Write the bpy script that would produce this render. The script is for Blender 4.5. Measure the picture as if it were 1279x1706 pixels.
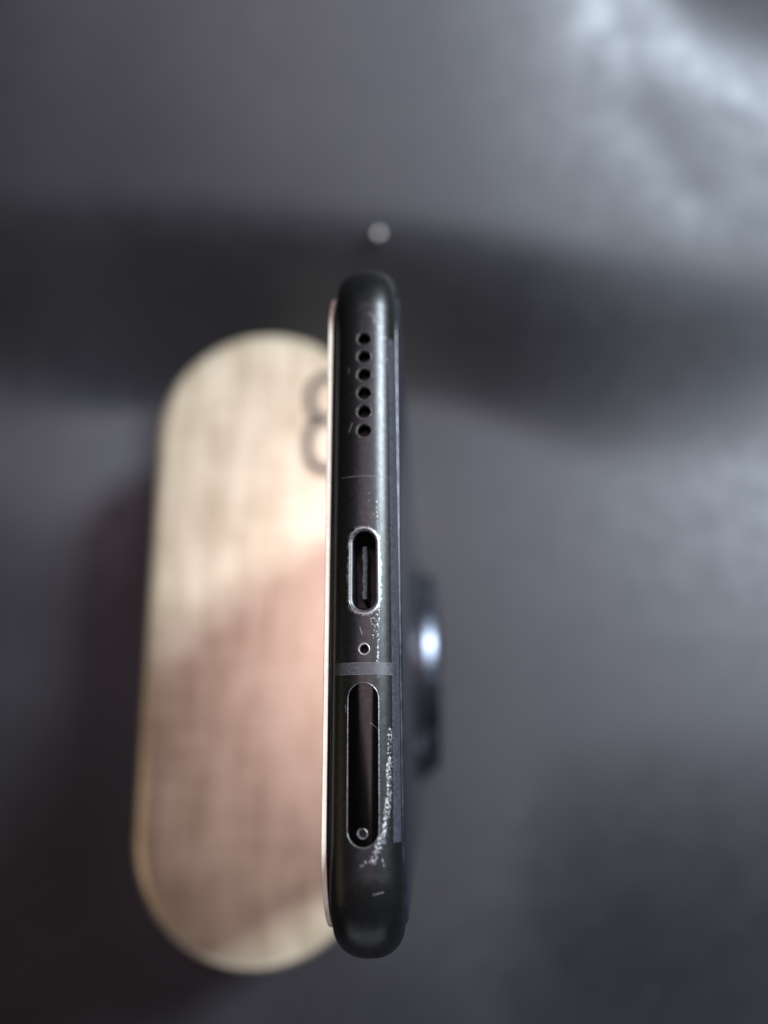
import bpy, bmesh, math, random
from mathutils import Vector, Matrix, noise as mnoise

random.seed(7)
MM = 0.001
sc = bpy.context.scene
col = sc.collection
for o in list(bpy.data.objects):
    bpy.data.objects.remove(o)

# ------------------------------------------------------------------ camera
cam_d = bpy.data.cameras.new('camera')
cam = bpy.data.objects.new('camera', cam_d)
col.objects.link(cam)
right = Vector((0.99848165, -0.00739324, -0.05458687))
up = Vector((0.02251406, 0.95917738, 0.28190755))
back = Vector((0.05027429, -0.28270849, 0.95788747))
rot = Matrix((right, up, back)).transposed()
cam.matrix_world = Matrix.Translation(Vector((6.525, -12.792, 241.7)) * MM) @ rot.to_4x4()
cam_d.sensor_fit = 'HORIZONTAL'
cam_d.sensor_width = 36.0
cam_d.lens = 36.06
cam_d.clip_start = 0.005
cam_d.clip_end = 50.0
cam_d.dof.use_dof = True
cam_d.dof.focus_distance = 0.0815
cam_d.dof.aperture_fstop = 10.3
cam_d.dof.aperture_blades = 0
sc.camera = cam

# ------------------------------------------------------------------ world, lamps, exposure
world = bpy.data.worlds.new('World')
sc.world = world
world.use_nodes = True
bg = world.node_tree.nodes['Background']
bg.inputs['Color'].default_value = (0.95, 0.95, 1.0, 1)
bg.inputs['Strength'].default_value = 0.018


def area(name, loc, target, sx, sy, power, colour):
    d = bpy.data.lights.new(name, 'AREA')
    d.shape = 'RECTANGLE'
    d.size, d.size_y, d.energy, d.color = sx, sy, power, colour
    o = bpy.data.objects.new(name, d)
    col.objects.link(o)
    o.location = loc
    o.rotation_euler = (Vector(target) - Vector(loc)).to_track_quat('-Z', 'Y').to_euler()
    return o


# cool window light from the upper right, weak warm room light from the left
area('window_light', (0.99, 0.64, 1.12), (0, 0.03, 0.03), 0.34, 0.42, 67.0, (0.76, 0.87, 1.0))
area('room_light', (-1.3, -0.35, 0.50), (0, 0.0, 0.05), 0.9, 0.6, 1.6, (1.0, 0.80, 0.58))
# pinkish ceiling lamp almost overhead
area('ceiling_lamp', (0.06, 0.24, 1.35), (-0.03, 0.03, 0.0), 0.5, 0.60, 5.0, (1.0, 0.77, 0.92))
# faint cool daylight from behind the photographer
area('far_window', (-0.05, -1.4, 0.13), (0, 0.0, 0.15), 1.5, 0.3, 3.2, (0.80, 0.84, 1.0))

sc.view_settings.view_transform = 'Standard'
sc.view_settings.look = 'None'
sc.view_settings.exposure = 0.0
sc.view_settings.gamma = 1.0
sc.render.engine = 'CYCLES'
sc.cycles.use_adaptive_sampling = False
sc.cycles.use_denoising = True
sc.cycles.sample_clamp_indirect = 6.0


# ------------------------------------------------------------------ node helpers
class NT:
    def __init__(self, name):
        self.m = bpy.data.materials.new(name)
        self.m.use_nodes = True
        self.t = self.m.node_tree
        self.b = self.t.nodes['Principled BSDF']

    def set(self, **kw):
        for k, v in kw.items():
            i = self.b.inputs[k.replace('_', ' ')]
            if isinstance(v, bpy.types.NodeSocket):
                self.t.links.new(v, i)
            elif isinstance(v, tuple) and len(v) == 3:
                i.default_value = (*v, 1)
            else:
                i.default_value = v
        return self

    def put(self, sock, v):
        if isinstance(v, bpy.types.NodeSocket):
            self.t.links.new(v, sock)
        elif isinstance(v, tuple) and len(v) == 3 and len(sock.default_value) == 4:
            sock.default_value = (*v, 1)
        else:
            sock.default_value = v

    def math(self, op, a, b=0.0, c=0.0, clamp=False):
        n = self.t.nodes.new('ShaderNodeMath')
        n.operation = op
        n.use_clamp = clamp
        for s, v in zip(n.inputs, (a, b, c)):
            self.put(s, v)
        return n.outputs[0]

    def coords(self, scale=1000.0):
        tc = self.t.nodes.new('ShaderNodeTexCoord')
        vm = self.t.nodes.new('ShaderNodeVectorMath')
        vm.operation = 'SCALE'
        self.t.links.new(tc.outputs['Object'], vm.inputs[0])
        vm.inputs['Scale'].default_value = scale
        return vm.outputs[0]

    def vmul(self, v, s):
        n = self.t.nodes.new('ShaderNodeVectorMath')
        n.operation = 'MULTIPLY'
        self.put(n.inputs[0], v)
        n.inputs[1].default_value = s
        return n.outputs[0]

    def sep(self, v):
        n = self.t.nodes.new('ShaderNodeSeparateXYZ')
        self.put(n.inputs[0], v)
        return n.outputs

    def noise(self, v, scale, detail=3.0, rough=0.55):
        n = self.t.nodes.new('ShaderNodeTexNoise')
        self.put(n.inputs['Vector'], v)
        n.inputs['Scale'].default_value = scale
        n.inputs['Detail'].default_value = detail
        n.inputs['Roughness'].default_value = rough
        return n.outputs['Fac']

    def voronoi(self, v, scale, feature='F1'):
        n = self.t.nodes.new('ShaderNodeTexVoronoi')
        n.feature = feature
        self.put(n.inputs['Vector'], v)
        n.inputs['Scale'].default_value = scale
        return n.outputs['Distance']

    def ramp(self, v, a, b, lo=0.0, hi=1.0, smooth=True):
        n = self.t.nodes.new('ShaderNodeMapRange')
        n.interpolation_type = 'SMOOTHSTEP' if smooth else 'LINEAR'
        self.put(n.inputs['Value'], v)
        n.inputs['From Min'].default_value = a
        n.inputs['From Max'].default_value = b
        n.inputs['To Min'].default_value = lo
        n.inputs['To Max'].default_value = hi
        return n.outputs[0]

    def mix(self, f, a, b):
        n = self.t.nodes.new('ShaderNodeMix')
        n.data_type = 'RGBA'
        self.put(n.inputs[0], f)
        self.put(n.inputs[6], a)
        self.put(n.inputs[7], b)
        return n.outputs[2]

    def bump(self, h, strength, dist):
        n = self.t.nodes.new('ShaderNodeBump')
        n.inputs['Strength'].default_value = strength
        n.inputs['Distance'].default_value = dist
        self.put(n.inputs['Height'], h)
        return n.outputs[0]

    def segdist(self, x, y, p, q):
        """distance (mm) in the x/y plane to the segment p-q"""
        dx, dy = q[0] - p[0], q[1] - p[1]
        L2 = dx * dx + dy * dy
        ax = self.math('SUBTRACT', x, p[0])
        ay = self.math('SUBTRACT', y, p[1])
        t = self.math('ADD', self.math('MULTIPLY', ax, dx / L2), self.math('MULTIPLY', ay, dy / L2), clamp=True)
        ex = self.math('SUBTRACT', ax, self.math('MULTIPLY', t, dx))
        ey = self.math('SUBTRACT', ay, self.math('MULTIPLY', t, dy))
        return self.math('SQRT', self.math('ADD', self.math('MULTIPLY', ex, ex), self.math('MULTIPLY', ey, ey)))


# ------------------------------------------------------------------ materials
def mat_leather():
    k = NT('dark_leather')
    v = k.coords()
    pebble = k.voronoi(v, 0.9)
    wr = k.noise(v, 0.12, 4, 0.6)
    patch = k.noise(v, 0.012, 3, 0.5)
    c = k.mix(k.ramp(patch, 0.35, 0.65), (0.012, 0.0115, 0.0135), (0.017, 0.016, 0.0185))
    h = k.math('ADD', k.math('MULTIPLY', pebble, 0.5), wr)
    k.set(Base_Color=c, Roughness=k.ramp(wr, 0.3, 0.7, 0.48, 0.56), Normal=k.bump(h, 0.05, 0.0005))
    k.b.inputs['Specular IOR Level'].default_value = 0.57
    return k.m


def mat_case():
    k = NT('beige_brushed_shell')
    v = k.coords()
    blot = k.noise(k.vmul(v, (1.0, 0.5, 1.0)), 0.13, 4, 0.6)
    s1 = k.noise(k.vmul(v, (1.0, 0.08, 1.0)), 0.45, 4, 0.6)
    s2 = k.noise(k.vmul(v, (0.10, 1.0, 1.0)), 0.4, 4, 0.6)
    s = k.math('ADD', k.math('ADD', k.math('MULTIPLY', s1, 0.42), k.math('MULTIPLY', s2, 0.18)), k.math('MULTIPLY', blot, 0.40))
    c = k.mix(k.ramp(s, 0.38, 0.62), (0.66, 0.53, 0.35), (0.90, 0.77, 0.55))
    k.set(Base_Color=c, Roughness=k.ramp(s, 0.3, 0.7, 0.31, 0.38), Metallic=0.6, Normal=k.bump(s, 0.25, 0.0003))
    return k.m


PX, PY = 0.0, 5.87   # phone base in mm


def mat_frame(tray=False):
    k = NT('graphite_coated_metal_tray' if tray else 'graphite_coated_metal')
    v = k.coords()
    o = k.sep(v)
    x, y = o[0], o[1]
    grain = k.noise(v, 9.0, 2, 0.7)
    fine = k.noise(v, 4.5, 6, 0.75)
    med = k.noise(v, 1.6, 3, 0.6)
    # dust flecks all over, sparse
    vor = k.voronoi(v, 0.62)
    dust = k.ramp(vor, 0.03, 0.055, 0.5, 0.0)
    wear = k.math('MULTIPLY', dust, k.ramp(med, 0.64, 0.70))
    if not tray:
        # USB surround: speckle that thins away from the opening
        yy = k.math('MAXIMUM', k.math('SUBTRACT', k.math('ABSOLUTE', k.math('ADD', y, 1.04)), 3.15), 0.0)
        du = k.math('SUBTRACT', k.math('SQRT', k.math('ADD', k.math('MULTIPLY', x, x), k.math('MULTIPLY', yy, yy))), 1.70)
        halo = k.math('ADD', k.ramp(du, 0.0, 0.40, 0.22, 0.0), k.math('ADD', k.math('MULTIPLY', med, 0.6), k.math('MULTIPLY', fine, 0.4)))
        wear = k.math('MAXIMUM', wear, k.ramp(halo, 0.60, 0.86, 0.0, 0.5))

        def scuff(p, q, w, thr, src=None, soft=0.14):
            nonlocal wear
            d = k.segdist(x, y, p, q)
            d = k.math('ADD', d, k.math('MULTIPLY', k.math('SUBTRACT', med, 0.5), w * 0.9))
            fal = k.ramp(d, 0.25 * w, w, 0.30, -0.15, False)
            s = k.math('ADD', fal, k.math('ADD', fine, 0.015))
            wear = k.math('MAXIMUM', wear, k.ramp(s, thr, thr + soft))
        # rubbed line to the right of the port and down to the tray
        scuff((1.45, 7.2), (1.50, 2.6), 0.30, 0.83)
        scuff((1.55, -5.0), (1.45, -12.4), 0.42, 0.81)
        scuff((0.9, -5.6), (1.3, -8.6), 0.85, 0.86)
        scuff((0.55, 7.6), (0.9, 4.6), 0.75, 0.90)
        # long scrape beside the tray and round its end
        scuff((2.62, -17.8), (2.55, -20.0), 0.6, 0.79)
        scuff((2.55, -20.6), (2.48, -24.6), 0.75, 0.78)
        scuff((2.48, -24.6), (1.95, -27.6), 0.95, 0.79)
        scuff((1.95, -27.6), (0.95, -30.0), 1.1, 0.80)
        scuff((0.25, -30.2), (-0.35, -30.7), 0.40, 0.80)
        scuff((1.7, -29.7), (2.05, -30.9), 0.35, 0.85)
        # knocks above the loudspeaker
        scuff((0.75, 30.4), (1.45, 29.4), 0.70, 0.86)
        scuff((1.3, 29.2), (2.6, 27.2), 0.40, 0.84)
        scuff((2.5, 26.4), (2.9, 22.8), 0.50, 0.86)
        # hairlines
        for p, q in (((-1.75, 15.2), (-1.35, 16.3)), ((-1.9, 22.6), (-1.7, 23.2)), 
                     ((0.9, -33.2), (1.9, -33.0)), ((-1.95, -15.3), (-1.9, -16.0)), ((-0.2, -8.0), (-0.45, -7.2))):
            d = k.segdist(x, y, p, q)
            wear = k.math('MAXIMUM', wear, k.math('MULTIPLY', k.ramp(d, 0.008, 0.035, 0.7, 0.0), k.ramp(fine, 0.36, 0.5)))
    else:
        d = k.segdist(x, y, (0.72, -17.1), (1.45, -17.7))
        wear = k.math('MAXIMUM', wear, k.ramp(d, 0.015, 0.04, 0.25, 0.0))
    c = k.mix(wear, k.mix(k.ramp(med, 0.3, 0.7), *(((0.009, 0.0085, 0.0075), (0.013, 0.012, 0.0105)) if tray else ((0.030, 0.030, 0.028), (0.039, 0.040, 0.039)))), (0.48, 0.46, 0.45))
    h = k.math('ADD', k.math('MULTIPLY', grain, 0.5), k.math('MULTIPLY', wear, 2.0))
    k.set(Base_Color=c, Metallic=k.math('SUBTRACT', 0.9, k.math('MULTIPLY', wear, 0.6)),
          Roughness=k.math('ADD', k.ramp(grain, 0.3, 0.7, *((0.10, 0.16) if tray else (0.32, 0.44))), k.math('MULTIPLY', wear, 0.2)),
          Normal=k.bump(h, 0.08 if tray else 0.22, 0.00002))
    return k.m


def plain(name, c, rough, metal=0.0, var=0.25, scale=2.0, spec=0.5, coat=0.0, bump=0.0):
    k = NT(name)
    n = k.noise(k.coords(), scale, 4, 0.6)
    f = k.ramp(n, 0.3, 0.7)
    a = tuple(max(0.0, i * (1 - var)) for i in c)
    b = tuple(min(1.0, i * (1 + var)) for i in c)
    k.set(Base_Color=k.mix(f, a, b), Roughness=k.ramp(n, 0.3, 0.7, rough * 0.85, min(1, rough * 1.45)), Metallic=metal)
    k.b.inputs['Specular IOR Level'].default_value = spec
    k.b.inputs['Coat Weight'].default_value = coat
    if bump:
        k.set(Normal=k.bump(n, bump, 0.00005))
    return k.m


M_LEATHER = mat_leather()
M_CASE = mat_case()
M_FRAME = mat_frame()
M_TRAY = mat_frame(True)
M_BAND = plain('antenna_plastic', (0.043, 0.041, 0.044), 0.42, 0.0, 0.3, 3.0)
M_STRIP = plain('grey_violet_trim', (0.060, 0.060, 0.074), 0.36, 0.5, 0.2, 3.0)
M_SEAM = plain('seam_plastic', (0.085, 0.085, 0.087), 0.5, 0.0, 0.6, 3.0)
M_SCREEN = plain('black_screen_glass', (0.006, 0.006, 0.007), 0.05, 0.0, 0.2, 0.5)
M_GASKET = plain('brown_black_gasket', (0.05, 0.042, 0.032), 0.35, 0.0, 0.3, 1.5)
M_FILM = plain('protector_film_painted_glint', (0.92, 0.83, 0.66), 0.25, 0.0, 0.06, 0.6)  # cream base colour stands in for light caught by the clear edge
M_BACK = plain('black_back_glass', (0.010, 0.011, 0.016), 0.30, 0.0, 0.2, 0.5)
M_RIM = plain('worn_bare_metal', (0.40, 0.375, 0.36), 0.36, 0.55, 0.2, 2.5, bump=0.1)
M_RIMDARK = plain('darker_bare_metal', (0.23, 0.215, 0.205), 0.35, 0.6, 0.5, 5.0, bump=0.4)
M_BEVEL = plain('dull_port_metal', (0.085, 0.082, 0.08), 0.4, 0.5, 0.4, 4.0, bump=0.3)
M_HOLE = plain('black_cavity', (0.012, 0.011, 0.010), 0.5, 0.0, 0.3, 3.0)
M_MESH = plain('brown_speaker_gauze', (0.030, 0.022, 0.018), 0.6, 0.0, 0.5, 4.0, bump=0.5)
M_TONGUE = plain('dusty_connector_tongue', (0.055, 0.052, 0.05), 0.7, 0.0, 0.6, 2.5, bump=0.8)
M_CHROME = plain('polished_steel_ring', (0.085, 0.092, 0.11), 0.27, 1.0, 0.1, 0.5)
M_BLACKMETAL = plain('black_camera_metal', (0.06, 0.06, 0.068), 0.22, 0.8, 0.2, 0.5)
M_LENS = plain('lens_glass', (0.008, 0.009, 0.016), 0.03, 0.0, 0.2, 0.5, spec=0.8)
M_PRINT = plain('dark_print', (0.012, 0.010, 0.009), 0.5, 0.0, 0.2, 0.6)
M_STUD = plain('bright_bead_metal', (0.62, 0.60, 0.53), 0.25, 1.0, 0.04, 0.5)
M_LINT = plain('grey_lint', (0.42, 0.41, 0.42), 0.9, 0.0, 0.3, 1.0)


# ------------------------------------------------------------------ mesh helpers (all in mm, scaled at the end)
def obj(name, bm_or_me, mat, parent=None, loc=None, smooth=True, angle=32.0):
    if isinstance(bm_or_me, bmesh.types.BMesh):
        bm = bm_or_me
        bmesh.ops.recalc_face_normals(bm, faces=bm.faces)
        for f in bm.faces:
            f.smooth = smooth
        for e in bm.edges:
            if len(e.link_faces) == 2:
                e.smooth = e.calc_face_angle(0.0) < math.radians(angle)
        me = bpy.data.meshes.new(name)
        bm.to_mesh(me)
        bm.free()
    else:
        me = bm_or_me
    me.transform(Matrix.Scale(MM, 4))
    if not me.materials:
        me.materials.append(mat)
    o = bpy.data.objects.new(name, me)
    col.objects.link(o)
    if parent:
        o.parent = parent
    if loc:
        o.location = Vector(loc) * MM
    return o


def tag(o, label, cat, group=None):
    o['label'] = label
    o['category'] = cat
    if group:
        o['group'] = group


def empty(name, loc):
    o = bpy.data.objects.new(name, None)
    o.empty_display_size = 0.02
    col.objects.link(o)
    o.location = Vector(loc) * MM
    return o


def loft(bm, rings, close=True, cap=True):
    vs = [[bm.verts.new(p) for p in r] for r in rings]
    n = len(vs[0])
    for a, b in zip(vs, vs[1:]):
        for i in range(n if close else n - 1):
            j = (i + 1) % n
            bm.faces.new((a[i], a[j], b[j], b[i]))
    if cap:
        bm.faces.new(vs[0][::-1])
        bm.faces.new(vs[-1])
    return vs


def rrect(hw, z0, z1, r, seg=20):
    """rounded rectangle in the y/z plane, counter-clockwise"""
    pts = []
    for cy, cz, a0 in ((hw - r, z1 - r, 0), (-hw + r, z1 - r, 90), (-hw + r, z0 + r, 180), (hw - r, z0 + r, 270)):
        for i in range(seg + 1):
            a = math.radians(a0 + 90 * i / seg)
            pts.append((cy + r * math.cos(a), cz + r * math.sin(a)))
    return pts


def stadium(cx, cy, hw, hl, seg=24):
    """stadium in the x/y plane, long axis y"""
    pts = []
    for s, a0 in ((1, 0), (-1, 180)):
        for i in range(seg + 1):
            a = math.radians(a0 + 180 * i / seg)
            pts.append((cx + hw * math.cos(a), cy + s * (hl - hw) + hw * math.sin(a)))
    return pts


HALF_W, H, RC, A, D, N = 40.6, 160.0, 9.0, 3.75, 3.4, 2.3


def inset(x, a=A):
    return D * (1 - max(0.0, 1 - min(1.0, abs(x / a)) ** N) ** (1 / N))


def zsurf(x):
    return H - inset(x)


def body_bm(grow=0.0):
    bm = bmesh.new()
    rings = []
    m = 34
    a = A + grow
    for i in range(m + 1):
        t = -1 + 2 * i / m
        x = a * math.copysign(1 - (1 - abs(t)) ** 1.7, t)
        ins = inset(x, a) - grow
        rings.append([(x, p[0], p[1]) for p in rrect(HALF_W - ins, ins, H - ins, max(2.0, RC - ins))])
    loft(bm, rings)
    bmesh.ops.recalc_face_normals(bm, faces=bm.faces)
    return bm


def surf_normal(co):
    x, y, z = co
    # outline direction
    qy, qz = abs(y) - (HALF_W - RC), abs(z - H / 2) - (H / 2 - RC)
    if qy > 0 and qz > 0:
        l = math.hypot(qy, qz)
        ny, nz = qy / l, qz / l
    elif qz > qy:
        ny, nz = 0.0, 1.0
    else:
        ny, nz = 1.0, 0.0
    ny, nz = math.copysign(ny, y), math.copysign(nz, z - H / 2)
    u = min(0.985, abs(x) / A)
    sl = D / A * u ** (N - 1) * (1 - u ** N) ** (1 / N - 1)
    l = math.hypot(1, sl)
    return Vector((math.copysign(sl / l, x), ny / l, nz / l))


def tmp(bm):
    bmesh.ops.recalc_face_normals(bm, faces=bm.faces)
    me = bpy.data.meshes.new('tmp')
    bm.to_mesh(me)
    bm.free()
    o = bpy.data.objects.new('tmp', me)
    col.objects.link(o)
    return o


def boolean(base_bm, ops):
    """ops: list of (operation, bmesh); returns a mesh with analytic normals on the outer skin"""
    base = tmp(base_bm)
    cutters = []
    for op, cb in ops:
        c = tmp(cb)
        cutters.append(c)
        md = base.modifiers.new('b', 'BOOLEAN')
        md.operation, md.object, md.solver = op, c, 'EXACT'
    dg = bpy.context.evaluated_depsgraph_get()
    me = bpy.data.meshes.new_from_object(base.evaluated_get(dg))
    for c in cutters + [base]:
        m_ = c.data
        bpy.data.objects.remove(c)
        bpy.data.meshes.remove(m_)
    return me


def skin_normals(me, shift=0.0):
    """smooth shading with exact normals where a face lies on the phone's outer skin"""
    for p in me.polygons:
        p.use_smooth = True
    norms = [None] * len(me.loops)
    for p in me.polygons:
        on = p.normal.dot(surf_normal(p.center)) > 0.93 and abs(p.normal.x) < 0.999
        for li in p.loop_indices:
            co = me.vertices[me.loops[li].vertex_index].co
            norms[li] = surf_normal(co) if on else p.normal.copy()
    me.normals_split_custom_set([tuple(n) for n in norms])
    return me


def prism(pts, z0, z1):
    bm = bmesh.new()
    loft(bm, [[(p[0], p[1], z0) for p in pts], [(p[0], p[1], z1) for p in pts]])
    return bm


def box_bm(x0, x1, y0, y1, z0, z1):
    bm = bmesh.new()
    loft(bm, [[(x0, y0, z0), (x1, y0, z0), (x1, y1, z0), (x0, y1, z0)],
              [(x0, y0, z1), (x1, y0, z1), (x1, y1, z1), (x0, y1, z1)]])
    return bm


def circle(cx, cy, r, seg=28):
    return [(cx + r * math.cos(2 * math.pi * i / seg), cy + r * math.sin(2 * math.pi * i / seg)) for i in range(seg)]


def rim_bm(outer, bevel, depth, lift=0.012, jitter=0.0, seed=0, wob=None):
    """a thin bevelled lip: from `outer` (on the phone's skin) inwards and down"""
    n = len(outer)
    cx = sum(p[0] for p in outer) / n
    rings = [[], [], [], []]
    for i, p in enumerate(outer):
        a, b = outer[i - 1], outer[(i + 1) % n]
        tx, ty = b[0] - a[0], b[1] - a[1]
        l = math.hypot(tx, ty) or 1
        nx, ny = -ty / l, tx / l            # inward for counter-clockwise outlines
        j = jitter * mnoise.noise((p[0] * 2.3 + seed, p[1] * 2.3, seed)) if jitter else 0
        w = wob(p) if wob else 0.0
        for r, (din, dz) in zip(rings, ((-0.03 - w + j, lift - 0.02), (bevel * 0.25, lift), (bevel, -depth * 0.35), (bevel * 1.05, -depth))):
            q = (p[0] + nx * din, p[1] + ny * din)
            r.append((q[0], q[1], zsurf(q[0]) + dz))
    bm = bmesh.new()
    loft(bm, rings, cap=False)
    return bm


# ------------------------------------------------------------------ the surface: soft dark leather
def leather_height(x, y):
    def ss(a, b, t):
        t = max(0.0, min(1.0, (t - a) / (b - a)))
        return t * t * (3 - 2 * t)
    s0 = 95 - 26 * ss(0, 80, x) - 12 * ss(72, 130, -x)
    rise = 8 + 37 * math.tanh((130 - max(-260, min(220, x))) / 230)
    lin = 8 * math.log1p(math.exp(max(-30, min(30, (y - 106) / 8))))
    lin = lin if y < 300 else y - 106
    h = rise * ss(s0, 141 - 0.06 * max(-150, min(150, x)), y) + 0.38 * lin
    h -= 0.02 * (max(-260, min(260, x)) - 40) * ss(128, 200, y)
    f = max(0.0, (y - 190) + 0.25 * (x - 65))
    h -= 0.85 * f * f / (f + 60) * ss(50, 110, x)
    far = ss(100, 135, y)
    h += far * 2.0 * mnoise.noise((x * 0.012, y * 0.012, 3.1))

    def groove(p, q, depth, w):
        dx, dy = q[0] - p[0], q[1] - p[1]
        t = max(0.0, min(1.0, ((x - p[0]) * dx + (y - p[1]) * dy) / (dx * dx + dy * dy)))
        d2 = (x - p[0] - t * dx) ** 2 + (y - p[1] - t * dy) ** 2
        return -depth * math.exp(-d2 / (w * w))
    h += groove((60, 275), (70, 205), 1.8, 10)
    h += groove((78, 170), (95, 153), 0.8, 8)
    h += 0.24 * max(0.0, -88 - x) * ss(15, 75, y) * (1 - ss(85, 120, y))     # the cushion rises at the left
    yb = -8 - 56 * (1 - ss(5, 45, x))
    t = max(0.0, yb - y)
    h -= 0.0022 * t * t if t < 110 else 26.62 + 0.484 * (t - 110)                 # and rolls away towards the viewer
    away = ss(25, 80, abs(x - 20) - 60) + ss(70, 140, -y)
    h += 2.5 * min(1, away) * mnoise.noise((x * 0.015, y * 0.015, 9.4))
    return h


bm = bmesh.new()
xs = [-520 + 5 * i for i in range(209)]
ys = [-420 + 5 * i for i in range(241)]
grid = [[bm.verts.new((x, y, leather_height(x, y))) for x in xs] for y in ys]
for j in range(len(ys) - 1):
    for i in range(len(xs) - 1):
        bm.faces.new((grid[j][i], grid[j][i + 1], grid[j + 1][i + 1], grid[j + 1][i]))
ground = obj('leather_ground', bm, M_LEATHER, angle=180)
ground['kind'] = 'structure'

# ------------------------------------------------------------------ the beige case
case = empty('beige_case', (-35.4, 17.1, 0))
case.rotation_euler.z = math.radians(1.2)
tag(case, 'beige stadium-shaped hard case with a dark 8, lying behind the upright phone', 'case')
CW, CL = 29.2, 80.0


def case_ring(ins, z):
    return [(p[0], p[1], z) for p in stadium(0, 0, CW - ins, CL - ins, 40)]


rings = []
for i in range(9):                                  # lower shell, rounded foot
    a = math.radians(90 * i / 8)
    rings.append(case_ring(6 * (1 - math.sin(a)), 6 * (1 - math.cos(a))))
rings.append(case_ring(0, 27.4))
rings.append(case_ring(0.6, 28.0))
bm = bmesh.new()
loft(bm, rings)
obj('lower_shell', bm, M_CASE, case)
rings = [case_ring(0.6, 28.2), case_ring(0, 28.8), case_ring(0.0, 47.2)]
RT = 4.2
for i in range(1, 13):
    a = math.radians(90 * i / 12)
    rings.append(case_ring(RT * (1 - math.cos(a)), 47.2 + RT * math.sin(a)))
for k_, dz in ((9, 0.12), (16, 0.2), (24, 0.25)):
    rings.append(case_ring(k_, 51.4 + dz))
bm = bmesh.new()
loft(bm, rings)
obj('lid', bm, M_CASE, case, angle=60)
# the printed 8
def sup(t):
    return math.copysign(abs(t) ** 0.78, t)


bm = bmesh.new()
for cy, rx, ry in ((58.2, 6.0, 6.4), (44.8, 6.6, 7.4)):
    n = 56
    rr = [[], [], [], []]
    for i in range(n):
        a = 2 * math.pi * i / n
        for r, (w, z) in zip(rr, ((1.25, 51.5), (1.25, 51.78), (-1.25, 51.78), (-1.25, 51.5))):
            r.append((19.4 + (rx + w) * sup(math.cos(a)), cy + (ry + w) * sup(math.sin(a)), z + (0.012 if cy < 50 else 0)))
    vs = loft(bm, rr, cap=False)
    for i in range(n):
        j = (i + 1) % n
        bm.faces.new((vs[3][i], vs[3][j], vs[0][j], vs[0][i]))
obj('printed_digit', bm, M_PRINT, case)

# ------------------------------------------------------------------ the phone, standing on its top end
phone = empty('smartphone', (PX, PY, 0))
tag(phone, 'worn black smartphone standing on end with its charging port towards the camera', 'phone')
UY, UHW, UHL = -1.04, 1.30, 4.34
SPK = [27.03 - 2.352 * i for i in range(6)]
MICY, TY0, TY1, EJY = -9.56, -13.03, -28.98, -27.67
TCX, TCY, THW, THL = -0.1, (TY0 + TY1) / 2, 1.60, (TY0 - TY1) / 2

ops = [('DIFFERENCE', prism(stadium(0, UY, UHW + 0.28, UHL + 0.34), 152.5, 163)),
       ('DIFFERENCE', prism(circle(0, MICY, 0.58), 158, 163)),
       ('DIFFERENCE', prism(stadium(TCX, TCY, THW, THL), 158.6, 163))]
for y in SPK:
    ops.append(('DIFFERENCE', prism(circle(0, y, 0.91, 26), 157.6, 163)))
obj('frame', skin_normals(boolean(body_bm(), ops)), M_FRAME, phone)

# sim tray, same skin, set 0.03 mm lower with a fine gap around it
me = boolean(body_bm(-0.03), [('INTERSECT', prism(stadium(TCX, TCY, THW - 0.075, THL - 0.075), 158.75, 163)),
                              ('DIFFERENCE', prism(circle(-0.15, EJY, 0.47), 158.9, 163))])
tray = obj('sim_tray', skin_normals(me), M_TRAY, phone)
bm = rim_bm(stadium(TCX, TCY, THW + 0.02, THL + 0.02), 0.05, 0.05, 0.008, 0.06, 4,
            lambda p: 0.04 if p[0] > 0 and p[1] > -20 else 0.01)
obj('tray_edge', bm, M_RIMDARK, tray)
bm = rim_bm(circle(-0.15, EJY, 0.50), 0.10, 0.35, -0.01, 0.05, 9)
obj('eject_hole_rim', bm, M_RIMDARK, tray)
obj('eject_hole', prism(circle(-0.15, EJY, 0.45), 158.93, 158.96), M_HOLE, tray)

# usb port
port = empty('usb_port', (0, 0, 0))
port.parent = phone
bm = rim_bm(stadium(0, UY, UHW + 0.34, UHL + 0.40), 0.09, 0.10, 0.012, 0.03, 2,
            lambda p: 0.07 if (p[0] > 0.9 or p[1] < UY - 4.0 or p[1] > UY + 4.2) else -0.01)
obj('port_rim', bm, M_RIM, port)
bm = rim_bm(stadium(0, UY, UHW + 0.26, UHL + 0.32), 0.26, 0.40, 0.008, 0.0)
obj('port_bevel', bm, M_BEVEL, port)
bm = bmesh.new()
loft(bm, [[(p[0], p[1], 159.55) for p in stadium(0, UY, UHW - 0.01, UHL - 0.01)],
          [(p[0], p[1], 153.0) for p in stadium(0, UY, UHW - 0.05, UHL - 0.05)]], cap=False)
obj('port_shell', bm, M_BLACKMETAL, port)
obj('port_floor', prism(stadium(0, UY, UHW - 0.06, UHL - 0.06), 152.9, 153.1), M_HOLE, port)
bm = bmesh.new()
ring_lo, ring_hi = [], []
rect = [(s * 0.27, UY - 2.95 + 5.9 * i / 30) for s in (1,) for i in range(31)] + [(-0.27, UY + 2.95 - 5.9 * i / 30) for i in range(31)]
for i, p in enumerate(rect):
    ring_lo.append((p[0], p[1], 153.0))
    j = 0.10 * mnoise.noise((p[0] * 4, p[1] * 2.2, 1.7))
    ring_hi.append((p[0] * (0.85 + 3 * j), p[1], 158.5 + j))
loft(bm, [ring_lo, [(p[0], p[1], 158.2) for p in rect], ring_hi])
obj('tongue', bm, M_TONGUE, port)

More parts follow.
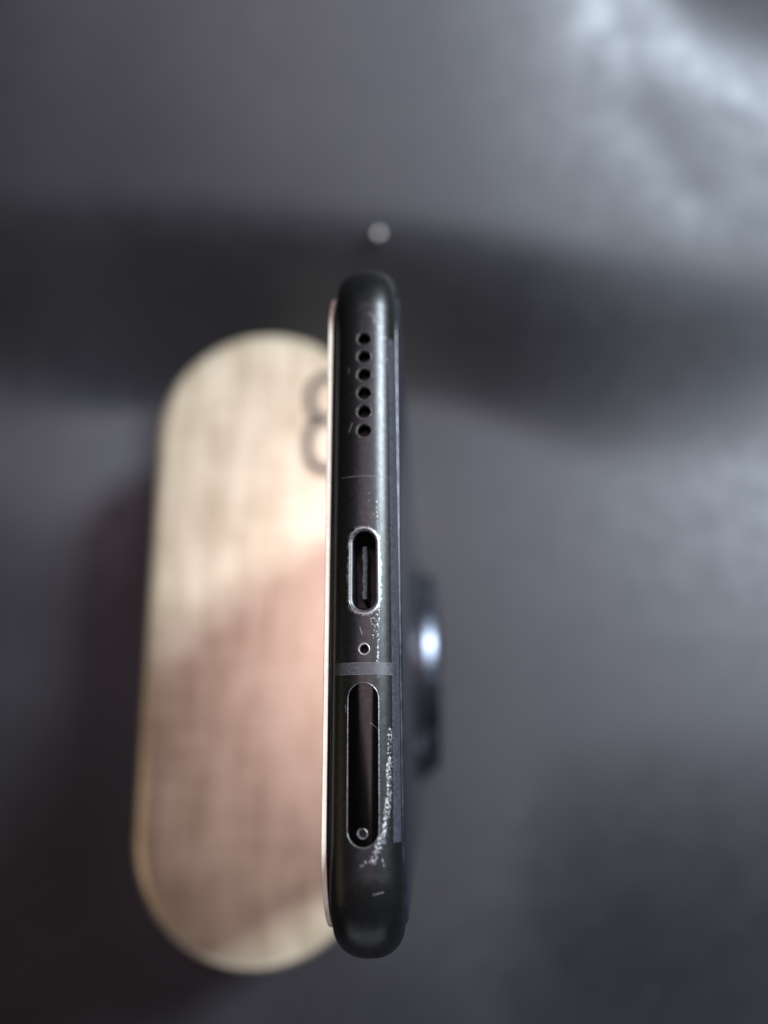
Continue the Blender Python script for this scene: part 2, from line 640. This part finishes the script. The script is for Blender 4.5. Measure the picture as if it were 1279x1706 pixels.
# loudspeaker holes and microphone
for i, y in enumerate(SPK):
    e = obj('speaker_hole', rim_bm(circle(0, y, 0.93, 30), 0.13, 0.45, 0.004, 0.06, 11 + i,
                                   lambda p: 0.06 if p[0] < -0.3 else -0.02), M_RIMDARK, phone)
    obj('gauze', prism(circle(0, y, 0.84, 22), 157.7, 157.9 + 0.02 * i), M_MESH, e)
e = obj('microphone_hole', rim_bm(circle(0, MICY, 0.62), 0.16, 0.45, 0.012, 0.08, 21), M_RIM, phone)
obj('gauze', prism(circle(0, MICY, 0.46), 158.1, 158.2), M_MESH, e)

# antenna bands and trim, a hair proud of the frame
def skin_piece(name, mat, x0, x1, y0, y1, grow):
    me = boolean(body_bm(grow), [('INTERSECT', box_bm(x0, x1, y0, y1, 155.5, 163))])
    return obj(name, skin_normals(me), mat, phone)


skin_piece('antenna_band', M_BAND, -3.2, 2.86, -12.13, -11.03, 0.010)
skin_piece('antenna_band', M_SEAM, -2.6, 2.9, 9.70, 9.76, 0.006)
skin_piece('antenna_band', M_SEAM, -3.2, 2.86, -11.02, -10.96, 0.006)
skin_piece('antenna_band', M_SEAM, -3.2, 2.86, -12.21, -12.15, 0.006)
skin_piece('back_trim', M_STRIP, 2.88, 3.62, -28.6, 27.5, 0.012)


def slab(name, x0, x1, ins, mat, edge=0.12, seg=20, r=None):
    bm = bmesh.new()
    rings = []
    s = 1 if x1 > x0 else -1
    for x, i in ((x0, ins), (x1 - s * edge, ins), (x1 - s * edge * 0.4, ins + edge * 0.35), (x1, ins + edge)):
        rings.append([(x, p[0], p[1]) for p in rrect(HALF_W - i, i, H - i, max(1.5, (r or RC) - i), seg)])
    loft(bm, rings)
    return obj(name, bm, mat, phone)


slab('gasket', -3.55, -3.86, 2.75, M_GASKET, 0.06, r=13)
slab('screen', -3.87, -4.02, 2.55, M_SCREEN, 0.05, r=12.5)
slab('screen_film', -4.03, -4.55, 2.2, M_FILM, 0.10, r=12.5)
slab('back_glass', 3.50, 4.0, 2.7, M_BACK, 0.30, r=11.5)

# round camera module on the back, near the end the phone stands on
cm = empty('camera_module', (4.0, -2.2, 41))
cm.location = Vector((4.0, -2.2, 41)) * MM
cm.parent = phone


def xdisc(name, prof, mat, parent, cy=0.0, cz=0.0, seg=72):
    bm = bmesh.new()
    rings = []
    for x, r in prof:
        rings.append([(x, cy + r * math.cos(2 * math.pi * i / seg), cz + r * math.sin(2 * math.pi * i / seg)) for i in range(seg)])
    loft(bm, rings)
    return obj(name, bm, mat, parent)


xdisc('base_ring', ((0.0, 26.6), (1.6, 26.4), (2.3, 25.7), (2.5, 25.0)), M_BLACKMETAL, cm)
xdisc('outer_ring', ((2.5, 24.9), (4.5, 24.4), (5.1, 23.9), (5.3, 23.2)), M_CHROME, cm)
cg = xdisc('cover_glass', ((5.3, 23.0), (5.5, 22.8)), M_LENS, cm)
for a in (45, 135, 225, 315):
    y, z = 11.5 * math.cos(math.radians(a)), 11.5 * math.sin(math.radians(a))
    xdisc('lens', ((5.5, 6.5), (5.75, 6.3), (5.77, 5.4), (5.6, 5.0)), M_BLACKMETAL, cg, y, z, 40)

# ------------------------------------------------------------------ small things on the leather
bm = bmesh.new()
bmesh.ops.create_uvsphere(bm, u_segments=32, v_segments=20, radius=1.45)
for v in bm.verts:
    v.co.z *= 0.8
zb = leather_height(-5.5, 136)
o = obj('metal_bead', bm, M_STUD, None, (-5.5, 136, zb + 1.1), angle=60)
tag(o, 'tiny shiny metal bead on the leather just beyond the phone', 'bead')

bm = bmesh.new()
for i in range(12):
    x, y = random.uniform(20, 120), random.uniform(-90, 90)
    r = random.uniform(0.08, 0.20)
    z = leather_height(x, y) + r * 0.5
    m = Matrix.Translation((x, y, z)) @ Matrix.Rotation(random.uniform(0, 3.1), 4, 'Z') @ Matrix.Diagonal((random.uniform(1, 3), 1, 0.6, 1))
    bmesh.ops.create_icosphere(bm, subdivisions=1, radius=r, matrix=m)
o = obj('lint', bm, M_LINT)
o['kind'] = 'stuff'
o['label'] = 'specks of pale lint scattered over the dark leather'
